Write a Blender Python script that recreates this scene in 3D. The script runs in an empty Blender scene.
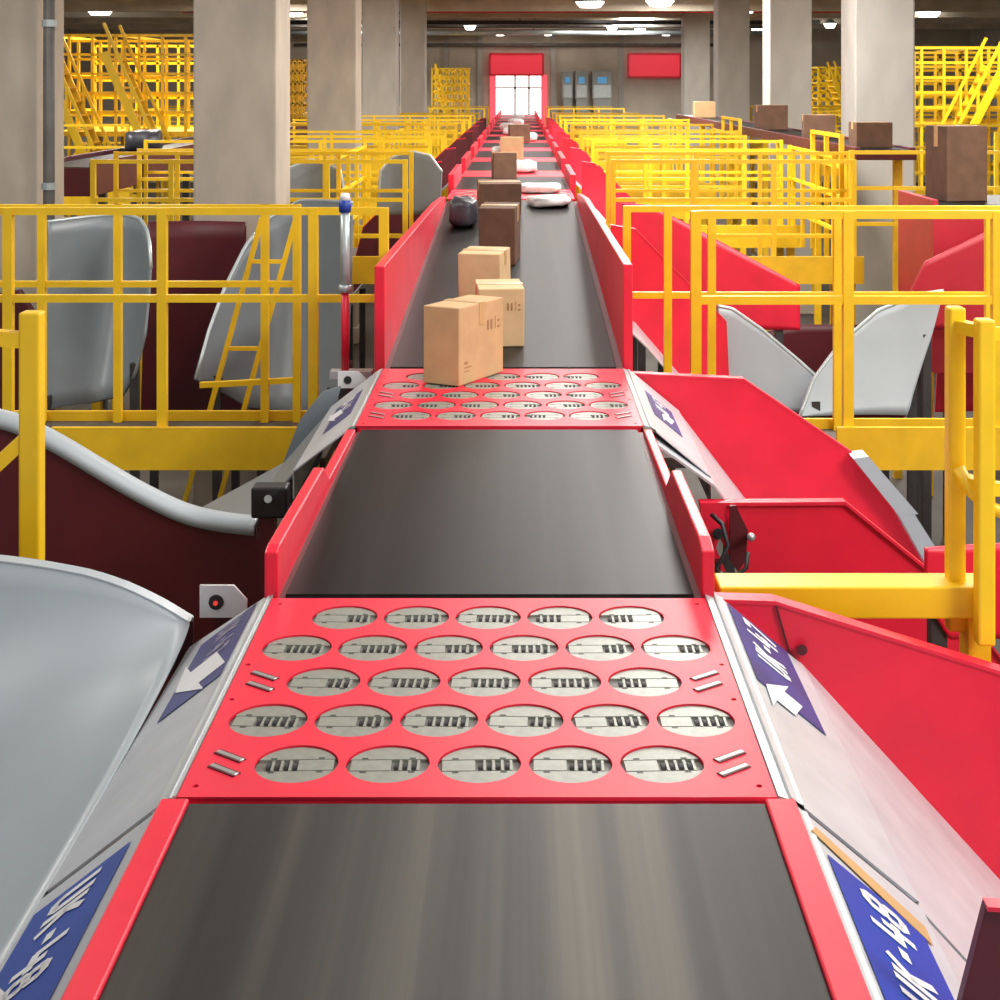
import bpy, bmesh, math, random
from mathutils import Vector, Matrix
random.seed(7)
scn = bpy.context.scene
C = scn.collection
S, VX, VY, E = 1500.0, 520.0, 85.0, 3.9          # camera: focal in px, vanishing point, eye height
def P(px, py, Y): return Vector(((px-VX)*Y/S, Y, E-(py-VY)*Y/S))
def X(px, Y): return (px-VX)*Y/S
def D(x, y, d): return Vector((x, y, E-d))       # d = drop below eye level
ORG = {}
# ------------------------------------------------------------------ materials
def paint(name, col, rough=.45, var=.12, scale=6, metal=0.0, bump=0.0, stretch=(1,1,1), coat=0.0):
    m = bpy.data.materials.new(name); m.use_nodes = True
    nt = m.node_tree; b = nt.nodes['Principled BSDF']
    tc = nt.nodes.new('ShaderNodeTexCoord'); mp = nt.nodes.new('ShaderNodeMapping')
    mp.inputs['Scale'].default_value = stretch
    nz = nt.nodes.new('ShaderNodeTexNoise'); nz.inputs['Scale'].default_value = scale; nz.inputs['Detail'].default_value = 6
    rp = nt.nodes.new('ShaderNodeValToRGB')
    rp.color_ramp.elements[0].position = .3; rp.color_ramp.elements[1].position = .7
    rp.color_ramp.elements[0].color = tuple(max(0, c*(1-var)) for c in col)+(1,)
    rp.color_ramp.elements[1].color = tuple(min(1, c*(1+var)) for c in col)+(1,)
    nt.links.new(tc.outputs['Object'], mp.inputs['Vector']); nt.links.new(mp.outputs['Vector'], nz.inputs['Vector'])
    nt.links.new(nz.outputs['Fac'], rp.inputs['Fac']); nt.links.new(rp.outputs['Color'], b.inputs['Base Color'])
    b.inputs['Roughness'].default_value = rough; b.inputs['Metallic'].default_value = metal
    if coat: b.inputs['Coat Weight'].default_value = coat
    if bump:
        bp = nt.nodes.new('ShaderNodeBump'); bp.inputs['Strength'].default_value = bump; bp.inputs['Distance'].default_value = .01
        nt.links.new(nz.outputs['Fac'], bp.inputs['Height']); nt.links.new(bp.outputs['Normal'], b.inputs['Normal'])
    return m
def emit(name, col, st):
    m = bpy.data.materials.new(name); m.use_nodes = True
    b = m.node_tree.nodes['Principled BSDF']
    b.inputs['Base Color'].default_value = col+(1,); b.inputs['Emission Color'].default_value = col+(1,)
    b.inputs['Emission Strength'].default_value = st
    return m
def belt_mat(name, c0, c1, c2, rough, side=.35, spec=.5, sc=5, det=3):
    m = bpy.data.materials.new(name); m.use_nodes = True
    nt = m.node_tree; b = nt.nodes['Principled BSDF']
    tc = nt.nodes.new('ShaderNodeNewGeometry'); mp = nt.nodes.new('ShaderNodeMapping')
    mp.inputs['Scale'].default_value = (sc, .10, 1)
    nz = nt.nodes.new('ShaderNodeTexNoise'); nz.inputs['Scale'].default_value = 1.0; nz.inputs['Detail'].default_value = det; nz.inputs['Roughness'].default_value=.55
    rp = nt.nodes.new('ShaderNodeValToRGB')
    e = rp.color_ramp.elements
    e[0].position = .30; e[0].color = c0+(1,); e[1].position = .70; e[1].color = c2+(1,)
    k = e.new(.52); k.color = c1+(1,)
    nt.links.new(tc.outputs['Position'], mp.inputs['Vector']); nt.links.new(mp.outputs['Vector'], nz.inputs['Vector'])
    nt.links.new(nz.outputs['Fac'], rp.inputs['Fac'])
    # reflected sheen along the belt's middle is painted in as a lighter band
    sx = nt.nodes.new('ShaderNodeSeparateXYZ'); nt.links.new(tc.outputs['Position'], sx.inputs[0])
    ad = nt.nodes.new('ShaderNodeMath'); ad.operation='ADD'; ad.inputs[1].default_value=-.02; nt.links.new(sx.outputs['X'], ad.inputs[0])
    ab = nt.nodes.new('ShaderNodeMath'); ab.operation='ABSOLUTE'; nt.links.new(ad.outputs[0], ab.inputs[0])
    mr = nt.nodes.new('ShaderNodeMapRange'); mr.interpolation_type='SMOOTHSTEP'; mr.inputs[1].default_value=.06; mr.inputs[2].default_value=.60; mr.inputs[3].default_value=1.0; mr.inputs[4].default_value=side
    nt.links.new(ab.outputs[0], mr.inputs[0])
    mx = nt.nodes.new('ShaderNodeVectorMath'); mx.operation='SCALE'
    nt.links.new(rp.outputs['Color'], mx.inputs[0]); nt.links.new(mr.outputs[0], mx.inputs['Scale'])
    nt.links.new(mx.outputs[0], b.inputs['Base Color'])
    b.inputs['Roughness'].default_value = rough; b.inputs['Specular IOR Level'].default_value = spec
    return m
M = {}
M['red'] = paint('red_paint', (.78,.014,.045), .38, .08, 4)
M['red2'] = paint('red_paint_edge', (.76,.014,.046), .42, .06, 5)
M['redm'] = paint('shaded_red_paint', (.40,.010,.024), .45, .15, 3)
M['maroon'] = paint('dark_shaded_red_paint', (.095,.006,.012), .5, .2, 3)  # shadow on the left chutes' red walls is mixed into this colour
M['belt'] = belt_mat('streaked_sheen_belt', (.034,.034,.033), (.080,.077,.070), (.160,.146,.120), .45, .32, .22, 8, 4)
M['belt2'] = belt_mat('dark_belt', (.0075,.0075,.0078), (.0135,.0134,.0136), (.025,.0245,.0245), .42, .6, .12, 8, 4)
M['belt3'] = belt_mat('satin_dark_belt', (.008,.008,.008), (.014,.0138,.0135), (.024,.0235,.023), .42, .6, .16, 8, 4)
M['silver'] = paint('silver_sheet', (.58,.60,.64), .36, .09, 7, .2)
M['lip'] = paint('zinc_lip', (.48,.54,.55), .35, .07, 9, .35)
M['grey'] = paint('grey_sheet', (.40,.455,.49), .38, .05, 2)
M['grey_d'] = paint('shaded_grey_sheet', (.21,.24,.26), .42, .08, 2)  # deep shade over the left grey slides is put into this colour
M['steel_d'] = paint('dark_steel', (.15,.155,.135), .45, .2, 40)
M['steel_l'] = paint('grey_green_steel', (.30,.315,.275), .36, .12, 40, .2)
M['roll'] = paint('roller_rubber', (.035,.035,.033), .5, .2, 40)
M['pin'] = paint('bright_steel', (.5,.5,.48), .3, .08, 40, .5)
M['black'] = paint('black_plastic', (.015,.015,.017), .5, .2, 20)
M['dark'] = paint('dark_frame', (.04,.036,.037), .6, .3, 5)
M['yellow'] = paint('yellow_paint', (.90,.57,.010), .42, .06, 6)
M['yellow_d'] = paint('yellow_paint_beam', (.87,.53,.010), .5, .1, 5)
M['concrete'] = paint('concrete', (.47,.415,.34), .9, .15, 3, 0, .3, (1,1,.45))
M['plaster'] = paint('pale_plaster', (.43,.41,.37), .9, .12, 2.5, 0, .2, (1,1,.5))
M['ceil'] = paint('ceiling_concrete', (.55,.48,.38), .9, .2, 1.2, 0, .2)
M['farwall'] = paint('far_wall_plaster', (.52,.46,.38), .9, .16, .8)
M['floor'] = paint('floor_concrete', (.07,.063,.056), .6, .3, 1.2)
M['deck'] = paint('deck_plate', (.06,.05,.043), .6, .3, 12)
M['card'] = paint('cardboard', (.56,.36,.18), .8, .08, 8)
M['card_l'] = paint('pale_cardboard', (.68,.49,.26), .8, .08, 8)
M['card_d'] = paint('dark_cardboard', (.13,.065,.036), .8, .2, 8)
M['tape'] = paint('packing_tape', (.58,.38,.18), .3, .05, 8)
M['print'] = paint('printing_ink', (.34,.185,.085), .8, .1, 8)
M['blue'] = paint('blue_vinyl', (.012,.055,.38), .4, .12, 7)
M['blue_d'] = paint('violet_vinyl', (.034,.036,.19), .45, .25, 6)
M['white'] = paint('white_paint', (.85,.86,.88), .45, .04, 8)
M['faint'] = paint('worn_white_lettering', (.30,.29,.42), .5, .25, 30)
M['bag'] = paint('white_poly', (.66,.63,.62), .35, .12, 7, 0, .3)
M['bagd'] = paint('dark_poly', (.05,.05,.06), .35, .3, 7, 0, .3)
M['pipe'] = paint('dark_pipe', (.13,.12,.11), .5, .2, 5)
M['lamp'] = emit('lamp_glow', (1,.97,.9), 12)
M['day'] = emit('daylight_glow', (1,.97,.95), 2.6)
M['redsign'] = emit('red_sign_face', (.85,.04,.07), .45)
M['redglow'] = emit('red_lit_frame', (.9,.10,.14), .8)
M['screen'] = emit('screen_glow', (.08,.30,.55), .5)
M['redled'] = emit('red_led', (.8,.05,.03), .7)
M['cab'] = paint('cabinet_grey', (.33,.35,.33), .5, .06, 4)
# ------------------------------------------------------------------ mesh builder
class MB:
    def __init__(s): s.v=[]; s.f=[]; s.m=[]
    def add(s, vs, fs, mi=0):
        o=len(s.v); s.v += [Vector(v) for v in vs]; s.f += [[i+o for i in f] for f in fs]; s.m += [mi]*len(fs)
    def box(s, a, b, mi=0):
        x0,y0,z0=a; x1,y1,z1=b
        s.add([(x0,y0,z0),(x1,y0,z0),(x1,y1,z0),(x0,y1,z0),(x0,y0,z1),(x1,y0,z1),(x1,y1,z1),(x0,y1,z1)],
              [(3,2,1,0),(4,5,6,7),(0,1,5,4),(1,2,6,5),(2,3,7,6),(3,0,4,7)], mi); return s
    def prism(s, pts, vec, mi=0):
        n=len(pts); vec=Vector(vec); pts=[Vector(p) for p in pts]
        s.add(pts+[p+vec for p in pts], [list(range(n))[::-1], list(range(n,2*n))]+[(i,(i+1)%n,(i+1)%n+n,i+n) for i in range(n)], mi); return s
    def bar(s, p, q, w, h=None, mi=0, up=(0,0,1)):
        h = h or w; p=Vector(p); q=Vector(q); d=(q-p).normalized(); u=Vector(up)
        if abs(d.dot(u))>.95: u=Vector((0,1,0))
        a=d.cross(u).normalized(); b=a.cross(d).normalized()
        s.prism([p-a*w/2-b*h/2, p+a*w/2-b*h/2, p+a*w/2+b*h/2, p-a*w/2+b*h/2], q-p, mi); return s
    def tube(s, p, q, r, n=12, r2=None, mi=0):
        p=Vector(p); q=Vector(q); d=(q-p).normalized(); u=Vector((0,0,1))
        if abs(d.dot(u))>.95: u=Vector((0,1,0))
        a=d.cross(u).normalized(); b=a.cross(d).normalized(); r2=r if r2 is None else r2
        A=[p+(a*math.cos(t)+b*math.sin(t))*r for t in [2*math.pi*i/n for i in range(n)]]
        B=[q+(a*math.cos(t)+b*math.sin(t))*r2 for t in [2*math.pi*i/n for i in range(n)]]
        s.add(A+B, [list(range(n))[::-1], list(range(n,2*n))]+[(i,(i+1)%n,(i+1)%n+n,i+n) for i in range(n)], mi); return s
    def path(s, pts, r, n=8, mi=0):
        """one continuous tube through the points"""
        pts=[Vector(p) for p in pts]; rings=[]; pa=None
        for i,p in enumerate(pts):
            d=(pts[min(i+1,len(pts)-1)]-pts[max(i-1,0)]).normalized()
            if pa is None:
                u=Vector((0,0,1)) if abs(d.z)<.9 else Vector((0,1,0)); pa=d.cross(u).normalized()
            a=(pa-d*pa.dot(d)).normalized(); b=d.cross(a); pa=a
            rings.append([p+(a*math.cos(2*math.pi*k/n)+b*math.sin(2*math.pi*k/n))*r for k in range(n)])
        vs=[v for g in rings for v in g]; fs=[]
        for i in range(len(rings)-1):
            for k in range(n): fs.append((i*n+k,i*n+(k+1)%n,(i+1)*n+(k+1)%n,(i+1)*n+k))
        fs.append(list(range(n))[::-1]); fs.append([len(vs)-n+k for k in range(n)])
        s.add(vs,fs,mi); return s
    def grid(s, rows, mi=0):
        n=len(rows[0]); vs=[p for r in rows for p in r]
        s.add(vs, [(i*n+j, i*n+j+1, (i+1)*n+j+1, (i+1)*n+j) for i in range(len(rows)-1) for j in range(n-1)], mi); return s
    def build(s, name, mats, parent=None, smooth=False, bevel=0, solid=0):
        if not isinstance(mats,(list,tuple)): mats=[mats]
        off = ORG.get(parent.name, Vector()) if parent else Vector()
        me=bpy.data.meshes.new(name); me.from_pydata([v-off for v in s.v],[],s.f)
        for m in mats: me.materials.append(m)
        for p,mi in zip(me.polygons,s.m): p.material_index=mi
        bm=bmesh.new(); bm.from_mesh(me); bmesh.ops.recalc_face_normals(bm, faces=bm.faces); bm.to_mesh(me); bm.free()
        if smooth:
            for p in me.polygons: p.use_smooth=True
        return link(name, me, parent, bevel, solid)
def link(name, me, parent=None, bevel=0, solid=0):
    o=bpy.data.objects.new(name, me); C.objects.link(o)
    if parent: o.parent=parent; ORG[o.name]=ORG.get(parent.name, Vector())
    if solid:
        k=o.modifiers.new('t','SOLIDIFY'); k.thickness=solid; k.offset=0
    if bevel:
        k=o.modifiers.new('b','BEVEL'); k.width=bevel; k.segments=2; k.limit_method='ANGLE'
    return o
def tag(o, label, cat, group=None):
    o['label']=label; o['category']=cat
    if group: o['group']=group
    return o
def thing(name, label, cat, loc=(0,0,0), group=None):
    o=bpy.data.objects.new(name, None); C.objects.link(o); o.location=loc; o.empty_display_size=.1
    ORG[o.name]=Vector(loc); return tag(o, label, cat, group)
def struct(mb, name, mat, **k):
    o=mb.build(name, mat, **k); o['kind']='structure'; return o
def mesh_from_curve(cu):
    o=bpy.data.objects.new('tmp', cu); C.objects.link(o)
    dg=bpy.context.evaluated_depsgraph_get(); dg.update()
    me=bpy.data.meshes.new_from_object(o.evaluated_get(dg)); bpy.data.objects.remove(o); return me
def plate2d(outer, holes, thick):
    cu=bpy.data.curves.new('pl','CURVE'); cu.dimensions='2D'; cu.fill_mode='BOTH'; cu.extrude=thick/2
    for poly in [outer]+holes:
        sp=cu.splines.new('POLY'); sp.points.add(len(poly)-1)
        for i,(x,y) in enumerate(poly): sp.points[i].co=(x,y,0,1)
        sp.use_cyclic_u=True
    return mesh_from_curve(cu)
# bold block lettering: every glyph is a set of strokes in a 0.62 x 1 cell
GL={'U':[[(.09,1),(.09,.22),(.2,.09),(.42,.09),(.53,.22),(.53,1)]],
    'K':[[(.09,1),(.09,0)],[(.54,1),(.12,.47)],[(.22,.58),(.56,0)]],
    '-':[[(.14,.48),(.48,.48)]],
    '4':[[(.08,1),(.08,.40),(.60,.40)],[(.44,.72),(.44,0)]],
    '7':[[(.04,.91),(.53,.91),(.53,.78),(.22,0)]],
    '8':[[(.2,.09),(.42,.09),(.53,.2),(.53,.40),(.42,.52),(.2,.52),(.09,.40),(.09,.2),(.2,.09)],[(.2,.52),(.12,.62),(.12,.82),(.21,.91),(.41,.91),(.50,.82),(.50,.62),(.42,.52)]]}
def text_mesh(txt, h, w):
    """centred lettering of height h, character pitch w"""
    m=MB(); t=.20; n=len(txt); sx=w*.84/.62
    for i,ch in enumerate(txt):
        x0=(i-n/2)*w+w*.08
        for st in GL[ch]:
            for (xa,ya),(xb,yb) in zip(st[:-1],st[1:]):
                a=Vector((x0+xa*sx,(ya-.5)*h,0)); b=Vector((x0+xb*sx,(yb-.5)*h,0)); d=(b-a).normalized()
                e=t*min(h,sx)*.25
                if len(st)>2: a=a-d*e; b=b+d*e
                wd=t*(sx if abs(d.y)>abs(d.x) else h); nn=Vector((-d.y,d.x,0))*wd/2
                m.prism([a-nn,b-nn,b+nn,a+nn],(0,0,.0006))
    me=bpy.data.meshes.new('lettering'); me.from_pydata([tuple(v) for v in m.v],[],m.f)
    bm=bmesh.new(); bm.from_mesh(me); bmesh.ops.recalc_face_normals(bm,faces=bm.faces); bm.to_mesh(me); bm.free(); return me
# ------------------------------------------------------------------ the hall
CEIL=E+2.4; YF=60.0
struct(MB().box((-18,-3,-.2),(18,YF+1,0)),'floor',M['floor'])
struct(MB().box((-18,-3,CEIL),(18,YF+1,CEIL+.2)),'ceiling',M['ceil'])
for i,y in enumerate((42.5,46.5,51,56)):
    struct(MB().box((-18,y,CEIL-.3),(18,y+.5,CEIL)),'trim_%d'%(i+1),M['ceil'])
wf=MB()
wf.box((-18,YF,0),(X(495,YF),YF+.3,CEIL)); wf.box((X(543,YF),YF,0),(18,YF+.3,CEIL)); wf.box((X(495,YF),YF,E+.4),(X(543,YF),YF+.3,CEIL))
struct(wf,'wall_far',M['farwall'])
struct(MB().box((-18.3,-3,0),(-18,YF,CEIL)),'wall_left',M['plaster'])
struct(MB().box((18,-3,0),(18.3,YF,CEIL)),'wall_right',M['plaster'])
struct(MB().box((X(495,YF),YF+.5,0),(X(543,YF),YF+.55,E+.45)),'door_1',M['day'])
struct(MB().box((X(514,YF),YF+.3,0),(X(516,YF),YF+.4,E+.4)).box((X(528,YF),YF+.3,0),(X(530,YF),YF+.4,E+.4)).box((X(495,YF),YF+.3,E-.15),(X(543,YF),YF+.4,E-.08)),'trim_5',M['lip'])
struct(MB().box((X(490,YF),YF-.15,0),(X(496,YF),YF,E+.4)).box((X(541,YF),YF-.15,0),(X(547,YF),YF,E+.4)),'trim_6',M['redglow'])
for i,px in enumerate((446,480,553,621,688)):
    struct(MB().box((X(px,YF)-.1,YF-.12,0),(X(px,YF)+.1,YF,CEIL)),'trim_%d'%(7+i),M['plaster'])
def wall_sign(label, x0,x1,y0,y1):
    t=thing('sign_board',label,'sign',(X((x0+x1)/2,YF),YF-.1,P(0,y1,YF).z))
    a=P(x0,y1,YF); b=P(x1,y0,YF)
    MB().box((a.x,YF-.18,a.z),(b.x,YF-.125,b.z)).build('panel',M['redsign'],t)
    zt=b.z; zb=a.z; fr=MB()
    for p,q in (((a.x,zb),(b.x,zb)),((a.x,zt),(b.x,zt)),((a.x,zb),(a.x,zt)),((b.x,zb),(b.x,zt))):
        fr.bar((p[0],YF-.2,p[1]),(q[0],YF-.2,q[1]),.08)
    fr.build('frame',M['red'],t)
wall_sign('red sign board over the bright doorway on the far wall',490,543,54,75)
wall_sign('red sign board on the far wall right of the grey cabinets',628,680,54,77)
for i,(x0,x1) in enumerate(((562,573),(575,588),(592,612))):
    t=thing('control_cabinet',['narrow grey wall cabinet with screen, leftmost of three right of the doorway','middle grey wall cabinet with screen right of the bright doorway','wide grey wall cabinet, rightmost of three on the far wall'][i],'cabinet',(X((x0+x1)/2,YF),YF-.5,0),'wall cabinets on the far wall')
    a=P(x0,99,YF-.5); b=P(x1,71,YF-.5); w=b.x-a.x
    MB().box((a.x,YF-.6,a.z),(b.x,YF-.2,b.z)).build('body',M['cab'],t,bevel=.02)
    MB().box((a.x+w*.28,YF-.63,a.z+.62),(b.x-w*.28,YF-.6,b.z-.24)).build('screen',M['screen'],t)
    MB().box((a.x+.06,YF-.62,a.z+.06),(b.x-.06,YF-.6,a.z+.55)).build('door',M['lip'],t)
    MB().box((a.x+.05,YF-.58,0),(b.x-.05,YF-.22,a.z)).build('stand',M['cab'],t)
for k,(py,r) in enumerate(((33,.12),(45,.07))):
    z=P(0,py,YF).z
    t=thing('wall_pipe',['broad grey pipe running along the top of the far wall','thin pipe running along the far wall under the broad one'][k],'pipe',(0,YF-.3,z))
    MB().tube((-9,YF-.3,z),(9,YF-.3,z),r,10).build('tube',M['pipe'] if k else M['lip'],t,smooth=True)
    for x in (-6,-2,2,6): MB().box((x-.05,YF-.35,z-.05),(x+.05,YF-.005,z+.05)).build('bracket',M['dark'],t)
for k,(y,z,r,mt) in enumerate(((44.4,CEIL-.22,.05,'red'),(50.0,CEIL-.3,.07,'lip'),(54.6,CEIL-.5,.09,'lip'),(57.6,CEIL-.42,.06,'red'))):
    t=thing('ceiling_pipe',['thin red sprinkler pipe crossing nearest under the ceiling','pale thin pipe crossing under the ceiling second from the front','thick pale pipe crossing low under the far ceiling','thin red sprinkler pipe crossing just before the far wall'][k],'pipe',(0,y,z))
    MB().tube((-10,y,z),(10,y,z),r,10).build('tube',M[mt],t,smooth=True)
    for x in (-7.5,-3.5,.5,4.5,8.5): MB().tube((x,y,z),(x,y,CEIL),.012,6).build('hanger',M['dark'],t)
# columns
def column(label,x0,x1,Y,mat,d=.8):
    t=thing('concrete_column',label,'column',(X((x0+x1)/2,Y),Y+d/2,0),'square concrete columns')
    MB().box((X(x0,Y),Y,0),(X(x1,Y),Y+d,CEIL)).build('shaft',mat,t,bevel=.02)
    MB().box((X(x0,Y)-.04,Y-.04,0),(X(x1,Y)+.04,Y+d+.02,.25)).build('plinth',M['concrete'],t,bevel=.02)
column('brown grey concrete column at the left edge beside the pipe',-60,37,13.2,M['concrete'])
column('broad concrete column behind the left yellow railing',193,276,12.75,M['concrete'])
column('concrete column second from the broad left one',307,356,22.6,M['concrete'])
column('pale concrete column third behind the broad left one',362,396,32.4,M['plaster'])
column('small whitish column left of the far red sign',400,425,40,M['plaster'])
column('pale column standing nearest on the right',855,915,18.2,M['plaster'])
column('pale column second back on the right',770,812,25.5,M['plaster'])
column('pale column third back on the right',718,750,34,M['plaster'])
column('small far column right of the red sign',684,710,46,M['plaster'])
t=thing('drain_pipe','dark vertical pipe beside the left edge column','pipe',(X(49,12.9),12.9,0))
MB().tube((X(49,12.9),12.9,0),(X(49,12.9),12.9,CEIL),.05).build('tube',M['pipe'],t,smooth=True)
for z in (1.5,3.0,4.4,5.6): MB().tube((X(49,12.9),12.9,z),(X(49,12.9),12.9,z+.06),.065).build('clamp',M['lip'],t)
LN=['brightest hanging lamp just right of the top centre','hanging lamp above the third right column','hanging lamp at the top left of the bright pair','small far lamp over the red doorway sign','small lamp right of the doorway under a beam','lamp hanging at the top right over the mezzanine','lamp at the top left over the yellow stair tower','lamp between the two broad left columns']
tiny=[(548,58.6),(500,58.6),(470,52.4),(640,55.4),(666,58.6),(757,55.4),(830,50.6),(612,52.4),(880,47.6)]
for i,(px,py,Y) in enumerate([(660,3,41),(743,10,44),(590,4,40),(572,19,54),(604,14,48),(928,14,46),(100,12,45),(292,13,46)]+[(a,85-2.02*1500/b,b) for a,b in tiny]):
    p=P(px,py,Y); k=1.1 if i<8 else .6
    if i<8: t=thing('ceiling_lamp',LN[i],'lamp',p,'hanging hall lamps')
    else: t=thing('ceiling_lamp','tiny round lamp in the far rows under the ceiling','lamp',p,'tiny far ceiling lamps')
    MB().tube(p+Vector((0,0,.05)),p+Vector((0,0,.20)),.36*k,16,r2=.14*k).build('shade',M['lip'],t,smooth=True)
    MB().tube(p+Vector((0,0,-.09)),p+Vector((0,0,.05)),.24*k,16,r2=.35*k).build('bulb',M['lamp'],t)
    MB().tube(p+Vector((0,0,.2)),(p.x,p.y,CEIL),.015,6).build('stem',M['dark'],t)
for k,(y,z,mat) in enumerate(((48.9,CEIL-.42,'dark'),(53.2,CEIL-.38,'pipe'))):
    t=thing('cable_tray',['dark cable tray crossing under the ceiling beams, nearer one','brown cable tray crossing just before the far wall'][k],'cable tray',(0,y,z))
    m=MB().box((-9,y-.2,z),(9,y+.2,z+.03)).box((-9,y-.2,z),(9,y-.17,z+.12)).box((-9,y+.17,z),(9,y+.2,z+.12)); m.build('channel',M[mat],t)
    for x in (-8,-4,0,4,8): MB().tube((x,y,z+.02),(x,y,CEIL),.015,6).build('hanger',M[mat],t)
# ------------------------------------------------------------------ main conveyor line
CX=-.09; BL,BR=-.69,.51; PL,PR=-.724,.542
def legs(t,x0,x1,ys,zt,mat='dark'):
    for y in ys:
        for x in (x0,x1):
            MB().box((x-.04,y-.04,0),(x+.04,y+.04,zt)).box((x-.08,y-.08,0),(x+.08,y+.08,.02)).build('leg',M[mat],t)
def belt_section(label,Y0,Y1,d0,d1,beltm,guards,ys=None,group=None):
    """guards: list of (x_inner, x_outer, profile[(Y,drop)...]) standing beside the belt"""
    t=thing('belt_conveyor',label,'conveyor',(CX,(Y0+Y1)/2,0),group)
    n=14; top=[]
    for k in range(n+1):
        y=Y0+(Y1-Y0)*k/n; d=d0+(d1-d0)*k/n; top.append((y,d))
    prof=[(y,d) for y,d in top]; prof += [(Y1+.02,d1+.05),(Y1,d1+.11),(Y0,d0+.11),(Y0-.02,d0+.05)]
    MB().prism([D(BL,y,d) for y,d in prof],(BR-BL,0,0)).build('belt',beltm,t)
    for x0,x1,pr in guards:
        MB().prism([D(x0,y,d) for y,d in pr],(x1-x0,0,0)).build('side_guard',M['red'],t,bevel=.005)
    for x0,x1 in ((BL-.055,BL-.005),(BR+.005,BR+.055)):
        MB().prism([D(x0,Y0,d0+.012),D(x0,Y1,d1+.012),D(x0,Y1,d1+.32),D(x0,Y0,d0+.32)],(x1-x0,0,0)).build('side_frame',M['maroon'],t)
    legs(t,BL-.03,BR+.03,ys or (Y0+.3,Y1-.3),E-max(d0,d1)-.25)
    return t
g=[(BL-.062,BL-.002,[(1.2,1.492),(3.14,1.492),(3.14,1.7),(1.2,1.7)]),(BR+.002,BR+.066,[(1.2,1.492),(3.14,1.492),(3.14,1.7),(1.2,1.7)])]
belt_section('streaked grey belt conveyor in the foreground with flat red rails',1.2,3.13,1.5,1.5,M['belt'],g)
gp=[(4.41,1.6),(4.41,1.375),(4.46,1.365),(5.45,1.39),(5.62,1.475),(6.5,1.492),(6.5,1.6)]
gq=[(4.41,1.6),(4.41,1.37),(4.5,1.352),(5.30,1.362),(5.5,1.47),(6.5,1.492),(6.5,1.6)]
g=[(BL-.062,BL-.022,gp),(BR+.024,BR+.062,gq)]
belt_section('dark belt conveyor between the two perforated red plates',4.42,6.53,1.5,1.5,M['belt2'],g)
SL=lambda y:1.5-(y-7.98)*.0571
g=[(BL-.085,BL-.03,[(7.98,.965),(13.0,1.03),(14.5,1.08),(14.5,1.4),(7.98,1.65)]),(BR+.04,BR+.09,[(7.98,.955),(13.0,.98),(14.5,1.05),(14.5,1.4),(7.98,1.65)])]
belt_section('rising dark belt conveyor with tall red side panels carrying the cartons',7.98,14.6,1.5,SL(14.6),M['belt3'],g,(8.4,11,14.2))
# ---- wheel sorter module
def circle(cx,cy,r,n=30): return [(cx+r*math.cos(2*math.pi*i/n),cy+r*math.sin(2*math.pi*i/n)) for i in range(n)]
def seg(y0,y1,r=.0895,xl=-1,xr=1):
    """slice of a disc between two heights, clipped to xl..xr"""
    n=10; R=[]; L=[]
    for i in range(n+1):
        y=y0+(y1-y0)*i/n; x=math.sqrt(max(0,r*r-y*y)); R.append((min(x,xr),y,-.012)); L.append((max(-x,xl),y,-.012))
    return R+L[::-1]
def head_mesh(x0,n):
    hd=MB(); hd.tube((0,0,-.05),(0,0,-.010),.0918,32)            # turntable
    p=.0195; x1=x0+n*p
    hd.prism(seg(.029,.089),(0,0,.008),1); hd.prism(seg(-.089,-.029),(0,0,.008),1)
    if x0>-.06: hd.prism(seg(-.025,.025,xl=-.082,xr=x0-.003),(0,0,.008),1)
    if x1<.06: hd.prism(seg(-.025,.025,xl=x1+.001,xr=.082),(0,0,.008),1)
    for k in range(n):                                            # small drive rollers in the slot
        x=x0+.0085+k*p
        hd.tube((x-.0045,0,-.015),(x+.0045,0,-.015),.0135,14,mi=2)
        hd.box((x-.0045,-.022,-.0105),(x+.0045,-.013,-.0095),2); hd.box((x-.0045,.013,-.0105),(x+.0045,.022,-.0095),2)
        hd.box((x+.0065,-.025,-.011),(x+.0125,.025,-.004),1)
    for sx in (-.060,.046):                                       # notches at the edges of the cover plates
        for sy in (.030,-.037): hd.box((sx,sy,-.0045),(sx+.014,sy+.007,-.0036),2)
    o=hd.build('roller_head',[M['steel_d'],M['steel_l'],M['roll']]); me=o.data; bpy.data.objects.remove(o); return me
HEADS=[head_mesh(-.006,4),head_mesh(-.03,5),head_mesh(-.07,4),head_mesh(.01,3)]
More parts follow.
